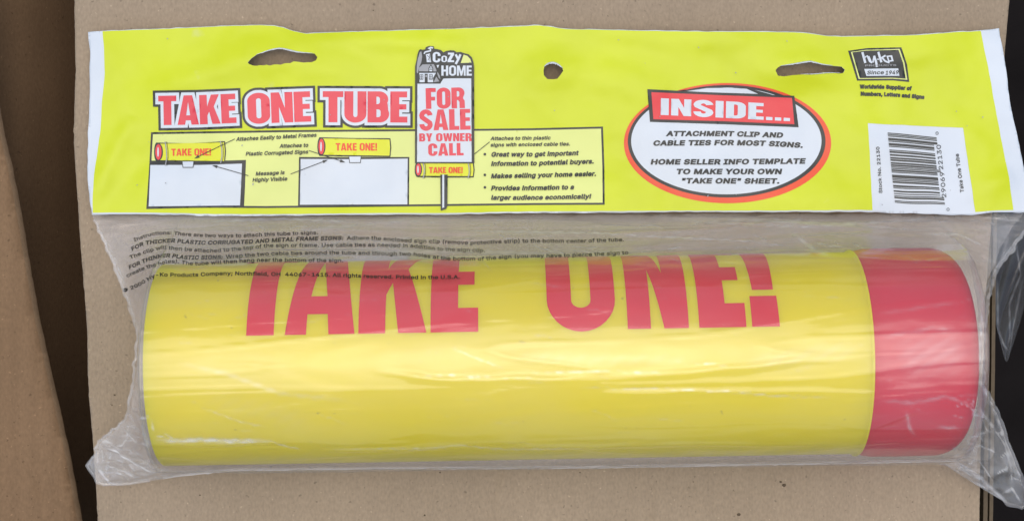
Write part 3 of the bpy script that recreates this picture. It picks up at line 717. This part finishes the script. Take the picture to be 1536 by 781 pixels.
P = Print()   # maker's logo
def q2(*p): return [(1265+x/8.677, 65+y/8.677) for x, y in p]
P.poly([q2((62, 100), (310, 65), (755, 55), (830, 280), (858, 505), (640, 485), (180, 488))], 'dark', 2)
P.poly([q2((98, 115), (300, 88), (732, 76), (795, 250), (833, 477), (640, 462), (200, 467))], 'pale', 3.5)
P.poly([q2((118, 120), (300, 98), (718, 88), (778, 260), (812, 462), (640, 450), (215, 455))], 'dark', 5)
P.poly([stroke(q2((248, 118), (286, 258)), 3.4)], 'white', 6.5); P.poly([stroke(q2((275, 190), (310, 165), (345, 240), (375, 255)), 2.6)], 'white', 7); P.poly([stroke(q2((330, 170), (360, 240), (385, 250), (400, 165)), 2.2)], 'white', 7.5, 9, 'nz')
P.poly([stroke(q2((400, 165), (425, 240), (438, 310)), 3.4)], 'white', 8); P.poly([ell(*q2((452, 210))[0], 1.2, 1.2, 10)], 'white', 8)
P.poly([stroke(q2((455, 115), (495, 250)), 3.4)], 'white', 8); P.poly([stroke(q2((492, 195), (550, 160)), 2.6)], 'white', 8.5); P.poly([stroke(q2((505, 190), (545, 235), (600, 255)), 2.6)], 'white', 9)
P.poly([q2((560, 165), (635, 158), (655, 235), (585, 245)), q2((585, 180), (615, 178), (628, 220), (598, 224))], 'white', 9.5)
P.small('PRODUCTS', q2((285, 302), (690, 296)), 3.4, 'grey', 9.5, bold=.02)
P.poly([q2((272, 336), (500, 330), (715, 328), (730, 425), (300, 427))], 'white', 7)
P.small('Since', q2((308, 406), (525, 402)), 7.4, 'dark', 9, bold=.02, shear=.2); P.small('1949', q2((548, 410), (715, 404)), 8, 'dark', 9, bold=.02, shear=.2)
P.small('Worldwide Supplier of', q2((212, 588), (550, 590), (890, 612)), 7.4, 'dark', 5, bold=.065)
P.small('Numbers, Letters and Signs', q2((225, 680), (640, 690), (1055, 724)), 7.4, 'dark', 5, bold=.065)
P.build('maker_logo', on_header, header, 'tilted black hy-ko logo block with supplier lines')

P = Print()   # barcode
Lc = {'0': '0001101', '1': '0011001', '2': '0010011', '3': '0111101', '4': '0100011', '5': '0110001', '6': '0101111', '7': '0111011', '8': '0110111', '9': '0001011'}
code = '029069221300'
bits = '101'+''.join(Lc[c] for c in code[:6])+'01010'+''.join(''.join('1' if q == '0' else '0' for q in Lc[c]) for c in code[6:])+'101'
nb = len(bits); i = 0
while i < nb:
    if bits[i] == '1':
        j = i
        while j < nb and bits[j] == '1': j += 1
        t0, t1 = i/nb, j/nb
        guard = i < 10 or i > nb-11 or 45 <= i < 50
        def pt(t, u):   # t from bottom (0) to top (1), u across
            xl_, yl_ = lerp(1342.5, 1331.5, t), lerp(303.5, 199, t); xr_, yr_ = lerp(1412, 1399.5, t), lerp(307, 205.5, t)
            return (lerp(xl_, xr_, u), lerp(yl_, yr_, u)+.8*math.sin(u*5+t*3)*(1 if t < .25 else .3))
        ue = 1.08 if guard else 1
        lp = [pt(t0-.0012, k/6*ue) for k in range(7)]+[pt(t1+.0008, k/6*ue) for k in range(6, -1, -1)]
        P.poly([lp], 'dark', 3, 9); i = j
    else: i += 1
P.small('29069', [(1419.5, 296), (1416, 258)], 9, 'dark', 4, bold=.006)
P.small('22130', [(1415, 254), (1411, 217)], 9, 'dark', 4, bold=.006)
P.small('0', [(1424.5, 316), (1424, 311.5)], 6, 'dark', 4, bold=.006)
P.small('0', [(1408, 202), (1407.5, 197.5)], 6, 'dark', 4, bold=.006)
P.small('Stock No. 22130', [(1323.5, 289.5), (1319, 220)], 6.6, 'dark', 4, bold=.018)
P.small('Take One Tube', [(1446, 288), (1438, 230.5)], 7.4, 'dark', 4, bold=.018)
P.build('barcode', on_header, header, 'black barcode with stock number on white patch')

# small marks and creases of wear on the header
P = Print()
rs = random.Random(3)
for k in range(30):
    x, y = rs.uniform(165, 1480), rs.uniform(55, 312); r = rs.uniform(.3, .9)
    P.poly([ell(x, y, r*rs.uniform(1, 2.2), r, 8, rs.uniform(0, 3))], 'grey', 24, 9)
o = P.build('scuff_marks', on_header, header); o['kind'] = 'stuff'

# ---- front film over the tube
RF = RT+.0018
ZS, ZE = .0048, .0075
def film_section(x):
    """outline of the taut film across the tube at x: returns function t -> (along-y offset point, normal)"""
    yc, zc = A0.y + x*math.sin(ROT)/math.cos(ROT), A0.z
    ys_ = -(321.5-390.5)*(H-ZS)/F; ye = -(701.5-.012*(x*F/H)-390.5)*(H-ZE)/F
    a = math.atan2(ZS-zc, ys_-yc); d1 = math.hypot(ys_-yc, ZS-zc); p0 = a+math.acos(RF/d1)
    a2 = math.atan2(ZE-zc, ye-yc); d2 = math.hypot(ye-yc, ZE-zc)
    if a2 < 0: a2 += 2*math.pi
    p1 = a2-math.acos(RF/d2)
    T0 = (yc+RF*math.cos(p0), zc+RF*math.sin(p0)); T1 = (yc+RF*math.cos(p1), zc+RF*math.sin(p1))
    def f(t):
        if t < .27:
            u = t/.27; y_, z_ = lerp(ys_, T0[0], u), lerp(ZS, T0[1], u)
            sag = .0035*math.sin(math.pi*u)
            return Vector((x, y_+sag*math.cos(p0)*-.3, z_-sag*.9)), Vector((0, math.cos(p0), math.sin(p0)))
        if t < .80:
            p = lerp(p0, p1, (t-.27)/.53); return Vector((x, yc+RF*math.cos(p), zc+RF*math.sin(p))), Vector((0, math.cos(p), math.sin(p)))
        u = (t-.8)/.2
        return Vector((x, lerp(T1[0], ye, u), lerp(T1[1], ZE, u))), Vector((0, math.cos(p1), math.sin(p1)))
    return f
EL = [(0, (138, 322, .0045)), (.1, (155, 360, .008)), (.2, (172, 400, .012)), (.27, (184, 432, .016)), (.35, (197, 470, .024)), (.42, (206, 497, .030)), (.5, (203, 540, .034)),
      (.58, (198, 580, .030)), (.66, (188, 628, .022)), (.72, (168, 645, .016)), (.78, (147, 661, .009)), (.84, (142, 680, .007)), (.88, (131, 696, .006)), (.92, (145, 723, .004)), (.955, (166, 728, .003)), (1.0, (244, 718, .003))]
ER = [(0, (1546, 319, .004)), (.05, (1540, 338, .006)), (.13, (1518, 372, .010)), (.2, (1497, 397, .014)), (.27, (1487, 422, .020)), (.36, (1479, 455, .028)), (.45, (1474, 500, .034)), (.55, (1472, 548, .034)), (.62, (1474, 582, .028)),
      (.69, (1493, 612, .020)), (.76, (1510, 664, .012)), (.83, (1530, 712, .006)), (.88, (1538, 745, .003)), (.905, (1534, 760, .001)), (.93, (1510, 754, .002)), (.965, (1473, 715, .003)), (1.0, (1438, 692, .005))]
NT, NM, NS = 240, 440, 56
XL, XR = xl-.0012, xr+.0010
FOLDS = [  # (x0px, t0, x1px, t1, height, width in t) : creases that catch the light
    (215, .655, 440, .660, .0008, .007), (430, .66, 620, .672, .0004, .006), (610, .535, 900, .545, .0006, .006), (880, .545, 1310, .515, .0006, .007), (560, .52, 700, .545, .0004, .005),
    (900, .57, 1130, .575, .0005, .005), (1080, .572, 1310, .585, .0004, .005), (480, .69, 700, .685, .0005, .005), (700, .685, 1260, .70, .0004, .006), (1240, .60, 1460, .585, .0005, .008), (1300, .66, 1400, .60, .0004, .008),
    (250, .60, 420, .61, .0003, .012), (300, .08, 900, .12, .0010, .02), (500, .16, 1300, .10, .0012, .02), (1050, .06, 1500, .16, .0012, .018), (240, .18, 560, .22, .0008, .015), (900, .22, 1250, .17, .0008, .015)]
rows = []
for i in range(NT+1):
    t = i/NT; row = []
    for j in range(NM+1):
        x = lerp(XL, XR, j/NM)
        # film pulls in round the rounded shoulder of the cap
        f = film_section(x); p, nrm = f(t)
        px = 768 + p.x*F/(H-p.z)
        a = .0002+.00035*max(0, N(x*22, t*9, 1.3)) + .00028*ridge(x*10+2*t, t*26, 2.2, 9) + .00012*N(x*90, t*50, 5)
        if t < .30: a += (1-t/.30)**.5*min(1, t*14)*(.0016*ridge(x*12+1.5*t, t*9, 7.7, 4)+.0014*N(x*16, t*9, 3.3))
        if t > .72: a += smooth(.72, .8, t)*(.0007*ridge(x*30, t*14, 8.8, 3)+.0003*N(x*120, t*20))*(1-smooth(.93, 1, t)*.5)
        for x0, t0, x1, t1, hh, ww in FOLDS:
            if x0 < px < x1:
                u = (px-x0)/(x1-x0); q = t-lerp(t0, t1, u)-.006*N(px*.012, t0*30)
                if abs(q) < ww*3: a += hh*math.exp(-(q/ww)**2)*math.sin(math.pi*u)**.5
        row.append(p+nrm*max(.0001, a))
    rows.append(row)
allrows = []
for i in range(NT+1):
    t = i/NT
    def skirt(rim, e, sd):
        out = []
        ex = W(*e); ln = (ex-rim).length
        for k in range(1, NS+1):
            s = k/NS
            # drops down the end of the tube first, then runs out to the side seal
            p = Vector((lerp(rim.x, ex.x, s**1.15), lerp(rim.y, ex.y, s), lerp(rim.z, ex.z, s**.62)))
            fold = ridge(t*9+.6*s, sd+1.3*s, 1.1, 3)*.6+ridge(t*23-1.1*s, sd*2+.8*s, 4.4, 4)*.4
            amp = .05*ln*math.sin(math.pi*min(1, s*.9+.02))
            p.z += amp*(fold-.35)+ .0008*N(t*60, s*5, sd)*s
            if t > .62:
                dd = noise.voronoi(Vector((t*16, s*2.6+t*3, sd)))[0]; q = 1-min(1, (dd[1]-dd[0])*2.2)
                p.z += .0014*q**2*smooth(.62, .75, t)*math.sin(math.pi*min(1, s*.85+.05))
                p.y += .0008*N(t*30, s*6, sd+1)*math.sin(math.pi*s)
            p.z = max(p.z, ex.z*.6 if s > .6 else .002)
            p.x += .03*ln*N(t*25, s*2, sd)*math.sin(math.pi*s)
            if s > .98: p += Vector((.0010*N(t*40, sd), .0008*N(t*55, sd+3), .0004*N(t*70, sd)))
            out.append(p)
        return out
    Lk = skirt(rows[i][0], table(EL, t), 2.0)[::-1]; Rk = skirt(rows[i][-1], table(ER, t), 6.0)
    allrows.append(Lk+rows[i]+Rk)
WD = len(allrows[0]); vs = [v for r in allrows for v in r]; fs = []
for i in range(NT):
    for j in range(WD-1): a = i*WD+j; fs.append((a, a+WD, a+WD+1, a+1))
fm = []
for i in range(NT):
    for j in range(WD-1): fm.append(1 if (j < NS-2 or j > WD-NS) and i/NT > .58 else (2 if i/NT < .24 else 0))
import numpy as np
CREASE_GLARE = [  # creases in the film, plus glints and glare painted as haze: points in photo pixels, strength, half-width in px
    ([(196, 580), (190.6, 615), (186.5, 630)], .9, 1.3), ([(186.5, 631), (163, 646), (145, 662)], .5, 1.5), ([(157, 670), (173, 676), (188, 686.5), (210, 699), (233, 711)], 1.0, 1.5),
    ([(166, 678), (158, 711)], .7, .9), ([(146.6, 698), (156, 715), (167, 725)], 1.0, 1.6), ([(146.6, 668), (146.6, 698)], .6, 1.2), ([(185.5, 690.6), (170, 717)], .5, 1.1),
    ([(179.4, 653.7), (191.7, 651.7), (206, 664), (224.5, 667)], .8, 1.0), ([(190.7, 617), (198, 626), (204, 634)], .5, 1.6), ([(185.5, 709), (202, 714)], .8, 2.2), ([(157, 670), (185, 674), (200, 675)], .5, 1.2),
    ([(186, 632), (200, 640), (215, 652), (226, 672)], .35, 2.5), ([(210, 699), (222, 688), (230, 690)], .4, 2), ([(206, 497), (202, 545), (196, 585)], .7, 1.4), ([(160, 360), (190, 432), (206, 497)], .35, 1.5),
    ([(1471, 573), (1489, 606), (1507.5, 654), (1523.6, 694), (1536, 732)], .9, 2.2), ([(1451, 659.5), (1472.6, 648.7), (1494, 646), (1507.5, 667.5), (1515.6, 694), (1518, 732)], .65, 1.4),
    ([(1467, 689), (1478, 703), (1488.7, 721)], .8, 1.1), ([(1437.6, 681), (1470, 667.5), (1499.5, 681)], .6, 1.1), ([(1470, 614), (1482, 630), (1494, 646)], .7, 2.5), ([(1429.6, 686), (1440, 680)], 1.0, 2.2),
    ([(1503, 740), (1518, 732), (1531, 752)], .7, 1.6), ([(1495, 612), (1512, 668), (1527, 722)], .4, 3),
    ([(1536, 347), (1495, 400), (1479, 434), (1474, 458)], .45, 2.0), ([(1486, 323), (1536, 332)], .4, 2.5), ([(1380, 322), (1440, 326), (1517, 341)], .25, 3), ([(1474, 458), (1471, 510), (1471, 560)], .55, 1.5),
    ([(623, 565), (681, 563), (740, 566), (796, 566)], .5, .9), ([(787, 561), (882, 556.5), (1000, 558.6)], .45, 1.0), ([(870, 581), (1000, 583), (1098, 587.4), (1164, 593.6), (1246, 595.6)], .45, 1.2), ([(677, 521.6), (715, 537), (755, 552)], .35, 1.2),  # long glints along the tube, painted as milky lines
    ([(500, 673.6), (635, 673.6), (689, 667.5), (755, 673.6), (898, 671.6)], .4, 1.3), ([(1000, 544), (1049, 544), (1090, 548)], .5, 1.0), ([(236, 659), (262, 661), (300, 659), (345, 661), (404, 661)], 1.1, 2.6), ([(404, 661), (430, 669), (450, 673)], .6, 1.2), ([(246, 650), (258, 656), (250, 664)], .7, 1.3),
    ([(270, 545), (340, 560), (420, 590), (520, 600)], .22, 3), ([(300, 610), (360, 632), (400, 640)], .3, 1.5), ([(1320, 600), (1370, 604), (1420, 594), (1462, 610)], .3, 2.5), ([(1360, 618), (1364, 640), (1372, 652)], .4, 2.5), ([(1405, 640), (1440, 642)], .35, 2.2), ([(1325, 505), (1400, 492), (1440, 496)], .22, 3), ([(1320, 470), (1350, 466), (1440, 452)], .15, 2.5),
    ([(300, 333), (420, 328), (560, 334)], .35, 1.5), ([(450, 345), (600, 332), (700, 334)], .2, 3), ([(700, 346), (900, 350), (1130, 362), (1200, 372)], .35, 1.5), ([(1000, 330), (1200, 340), (1380, 330)], .25, 2.5), ([(1190, 350), (1225, 378), (1250, 384)], .45, 3.0), ([(1060, 335), (1120, 330), (1240, 334)], .2, 4), ([(560, 380), (700, 376), (860, 384)], .22, 3), ([(1390, 350), (1440, 352), (1480, 372)], .3, 1.5),
    ([(212, 700), (280, 708), (350, 704)], .5, 2.5),
    ([(1345, 545), (1400, 530), (1452, 528)], .16, 30), ([(1120, 548), (1200, 536), (1300, 522)], .12, 14), ([(760, 535), (900, 540), (1060, 538)], .10, 8), ([(300, 600), (400, 615), (470, 640)], .08, 16), ([(700, 686), (1000, 684), (1400, 676)], .14, 9), ([(300, 688), (700, 688)], .08, 7)]  # wide soft patches: reflected glare painted into the film as haze
rc = random.Random(11)
for k in range(210):     # hairline scuffs and crinkles of handled film
    z_ = k % 3
    if z_ == 0: x, y, a = rc.uniform(240, 1440), rc.uniform(420, 690), rc.gauss(0, .12)
    elif z_ == 1: x, y, a = rc.uniform(200, 1480), rc.uniform(326, 395), rc.gauss(0, .35)
    else: x, y, a = (rc.uniform(150, 235) if rc.random() < .5 else rc.uniform(1400, 1520)), rc.uniform(600, 720), rc.uniform(-1.5, 1.5)
    l = rc.uniform(8, 60 if z_ < 2 else 26); b2 = a+rc.gauss(0, .25)
    CREASE_GLARE.append(([(x, y), (x+l*.5*math.cos(a), y+l*.5*math.sin(a)), (x+l*.5*(math.cos(a)+math.cos(b2)), y+l*.5*(math.sin(a)+math.sin(b2)))], rc.uniform(.05, .2) if z_ == 0 else rc.uniform(.1, .35) if z_ == 1 else rc.uniform(.4, 1.0), rc.uniform(.6, 1.1)))
def fold_glare_values(vs, lines):
    A = np.array([tuple(v) for v in vs]); px = 768+A[:, 0]*F/(H-A[:, 2]); py = 390.5-A[:, 1]*F/(H-A[:, 2]); out = np.zeros(len(A))
    for pts, st, wd in lines:
        lmax = sum(math.dist(p, q) for p, q in zip(pts, pts[1:])); l0 = 0
        for (x0, y0), (x1, y1) in zip(pts, pts[1:]):
            ll = math.hypot(x1-x0, y1-y0)
            ii = np.where((px > min(x0, x1)-3*wd-4) & (px < max(x0, x1)+3*wd+4) & (py > min(y0, y1)-3*wd-4) & (py < max(y0, y1)+3*wd+4))[0]
            t = np.clip(((px[ii]-x0)*(x1-x0)+(py[ii]-y0)*(y1-y0))/ll**2, 0, 1)
            dd = np.hypot(px[ii]-x0-t*(x1-x0), py[ii]-y0-t*(y1-y0)-.5*np.sin(px[ii]*.35))
            s_ = (l0+t*ll)/lmax
            out[ii] = np.maximum(out[ii], st*np.exp(-(dd/max(wd, .8))**2)*np.minimum(1, 4*np.minimum(s_+.04, 1.04-s_))*(.75+.25*np.sin(px[ii]*.21+py[ii]*.33))); l0 += ll
    return out
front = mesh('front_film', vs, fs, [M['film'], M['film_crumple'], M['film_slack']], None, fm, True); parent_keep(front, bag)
bpy.context.view_layer.update()
bvh = BVHTree.FromPolygons(vs, fs)
fa_ = front.data.attributes.new('fold', 'FLOAT', 'POINT'); fa_.data.foreach_set('value', fold_glare_values(vs, CREASE_GLARE).astype('f'))

# ---- back sheet of the bag, lying on the carton
bl = [(138, 322), (155, 362), (173, 402), (186, 436), (200, 474), (209, 500), (206, 545), (201, 590), (192, 630), (150, 664), (145, 682), (134, 697), (148, 722), (168, 726), (244, 716), (350, 706), (600, 703), (900, 700), (1200, 695), (1430, 692), (1466, 706), (1466, 560), (1472, 500), (1474, 455), (1480, 422), (1492, 397), (1500, 372), (1520, 338), (1536, 320)]
v2, f2 = tri([bl], 12)
vs2 = [W(x, y, .0009+max(0, board_z(x, y))+.0004*abs(N(x*.02, y*.02))) for x, y in v2]
o = mesh('back_film', vs2, f2, [M['film_back']], smooth_=True); parent_keep(o, bag)

# ---- bottom heat seal: narrow rough strip
vs3 = []; fs3 = []; n_ = 300
for k in range(n_+1):
    s = k/n_; px = lerp(244, 1438, s)
    e = W(*table(EL, 1.0)) if k == 0 else None
    y0 = table([(244, 717), (273, 713), (352, 705), (600, 703), (900, 701), (1200, 695.5), (1438, 691)], px)
    zz = table([(244, .003), (350, .006), (1300, .0065), (1438, .005)], px)
    for q in range(4):
        dy = (-3.4, -1.8, -.6, .8+1.1*N(px*.12, 3)+.8*N(px*.5, 1))[q]
        vs3.append(W(px, y0+dy, zz+(.0012, .0006, .0002, -.0006)[q]+.0005*N(px*.06, q*3)))
    if k:
        for q in range(3): a = (k-1)*4+q; fs3.append((a, a+1, a+5, a+4))
o = mesh('bottom_seal', vs3, fs3, [M['film_crumple']], smooth_=True); parent_keep(o, bag)
o.data.attributes.new('fold', 'FLOAT', 'POINT').data.foreach_set('value', [(.05, .15, .5, 1.3)[i % 4]*(.55+.6*max(0, N(i*.05, 3)+.3)) for i in range(len(vs3))])
def side_seal(tab, t0, t1, wd):
    vs = []; fs = []; n_ = 160
    for k in range(n_+1):
        t = lerp(t0, t1, k/n_); a = W(*table(tab, t-.006)); c = W(*table(tab, t+.006)); m_ = W(*table(tab, t))
        d_ = (c-a).normalized(); sde = Vector((d_.y, -d_.x, 0)).normalized()
        m_ += Vector((.0010*N(t*40, 2.0 if tab is EL else 6.0), .0008*N(t*55, (2.0 if tab is EL else 6.0)+3), .0006))
        for q in range(3): vs.append(m_+sde*wd*(q-1.4)*(1+.5*N(t*60, q))+Vector((0, 0, (.0003, .0007, .0002)[q])))
        if k:
            for q in range(2): b_ = (k-1)*3+q; fs.append((b_, b_+1, b_+4, b_+3))
    o = mesh('side_seal', vs, fs, [M['film_crumple']], smooth_=True); parent_keep(o, bag)
side_seal(EL, .02, .99, .0006); side_seal(ER, .03, .99, .0007)
# ---- slack film hanging into the gap on the right
vs4 = []; fs4 = []; nu, nv = 40, 110
for i in range(nv+1):
    t = i/nv
    xa, xb = table([(0, (1486, 1560)), (.2, (1489, 1556)), (.5, (1492, 1546)), (.8, (1494, 1529)), (1, (1504, 1515))], t)
    for j in range(nu+1):
        s = j/nu; px = lerp(xa, xb, s); py = lerp(318, 528, t) + 14*math.sin(s*3)*t
        z = -.006-.028*t-.012*s + .004*ridge(s*1.6+t, t*1.2, 3, 2)*(s+.2)
        vs4.append(W(px, py, z))
    if i:
        for j in range(nu): a = (i-1)*(nu+1)+j; fs4.append((a, a+nu+1, a+nu+2, a+1))
o = mesh('slack_film', vs4, fs4, [M['film_hang']], smooth_=True); parent_keep(o, bag)
fv = fold_glare_values(vs4, [([(1522, 350), (1531, 412), (1514, 455), (1515, 500), (1512, 524)], .35, 1.2), ([(1499, 498), (1505, 516), (1512, 525)], .5, 1.5), ([(1500, 400), (1506, 380), (1512, 352)], .3, 3), ([(1496, 420), (1497, 500)], .3, 1.5), ([(1533, 420), (1524, 470), (1514, 524)], .3, 1.2)])
o.data.attributes.new('fold', 'FLOAT', 'POINT').data.foreach_set('value', fv.astype('f'))

# ---- instructions printed on the clear film
def on_film(px, py, lvl):
    org = Vector((0, 0, H)); dr = (W(px, py, 0)-org).normalized()
    hit, nm, idx, dist = bvh.ray_cast(org, dr)
    if hit is None: return W(px, py, .006)
    return hit - dr*.0003
P = Print(); IB = dict(bold=.034, shear=.2, res=1); PL = dict(bold=.020, shear=.0, res=1)
P.small('Instructions: There are two ways to attach this tube to signs.', [(201.5, 362), (228.6, 352.5), (252, 351), (279, 353.5), (310, 355.5), (361, 355.5), (405, 353.5), (477, 351)], 7.2, 'filmink', 0, **PL)
P.small('FOR THICKER PLASTIC CORRUGATED AND METAL FRAME SIGNS:', [(198, 376), (217, 366.5), (256, 362.8), (303, 366.7), (374, 365), (438.5, 361), (514.7, 359.3)], 7.6, 'filmink', 0, **IB)
P.small('Adhere the enclosed sign clip (remove protective strip) to the bottom center of the tube.', [(520, 359.3), (560, 359.3), (628, 364), (661.6, 364.6), (705.6, 366.7), (776.7, 363.5), (864.7, 364), (936, 361.6)], 7.6, 'filmink', 0, **PL)
P.small('The clip will then be attached to the top of the sign or frame. Use cable ties as needed in addition to the sign clip.', [(195.5, 388.5), (218.5, 379.6), (242, 373), (279.4, 376), (316.7, 378.5), (364, 375), (404.7, 370.3), (475.8, 370), (560, 369.5), (620, 371), (661.6, 376), (727.6, 378)], 7.6, 'filmink', 0, **PL)
P.small('FOR THINNER PLASTIC SIGNS:', [(194, 403.5), (225, 390), (249, 384.8), (279, 388.7), (333.6, 388)], 7.6, 'filmink', 0, **IB)
P.small('Wrap the two cable ties around the tube and through two holes at the bottom of the sign (you may have to pierce the sign to', [(338.7, 387.5), (404.7, 382.5), (506, 381), (620, 383.2), (671.7, 390.3), (722.5, 390.5), (770, 386.5), (851, 385.3), (942.5, 381)], 7.6, 'filmink', 0, **PL)
P.small('create the holes). The tube will then hang near the bottom of the sign.', [(190.7, 416), (218.5, 403), (255.7, 393.3), (289.6, 398), (350.5, 394.3), (391, 392), (450, 392.5), (514.7, 393)], 7.6, 'filmink', 0, **PL)
P.small('\u00a9 2000 Hy-Ko Products Company; Northfield, OH  44067-1415. All rights reserved. Printed in the U.S.A.', [(185, 438.5), (208, 430), (233.7, 413.8), (282.8, 415), (333.6, 411.9), (414.8, 413.4), (516.4, 415), (560, 416.8), (627.7, 418.3), (689.6, 417.7)], 7.4, 'filmink', 0, bold=.030, res=1)
P.build('instruction_print', on_film, front, 'small black instruction text printed on the clear film')
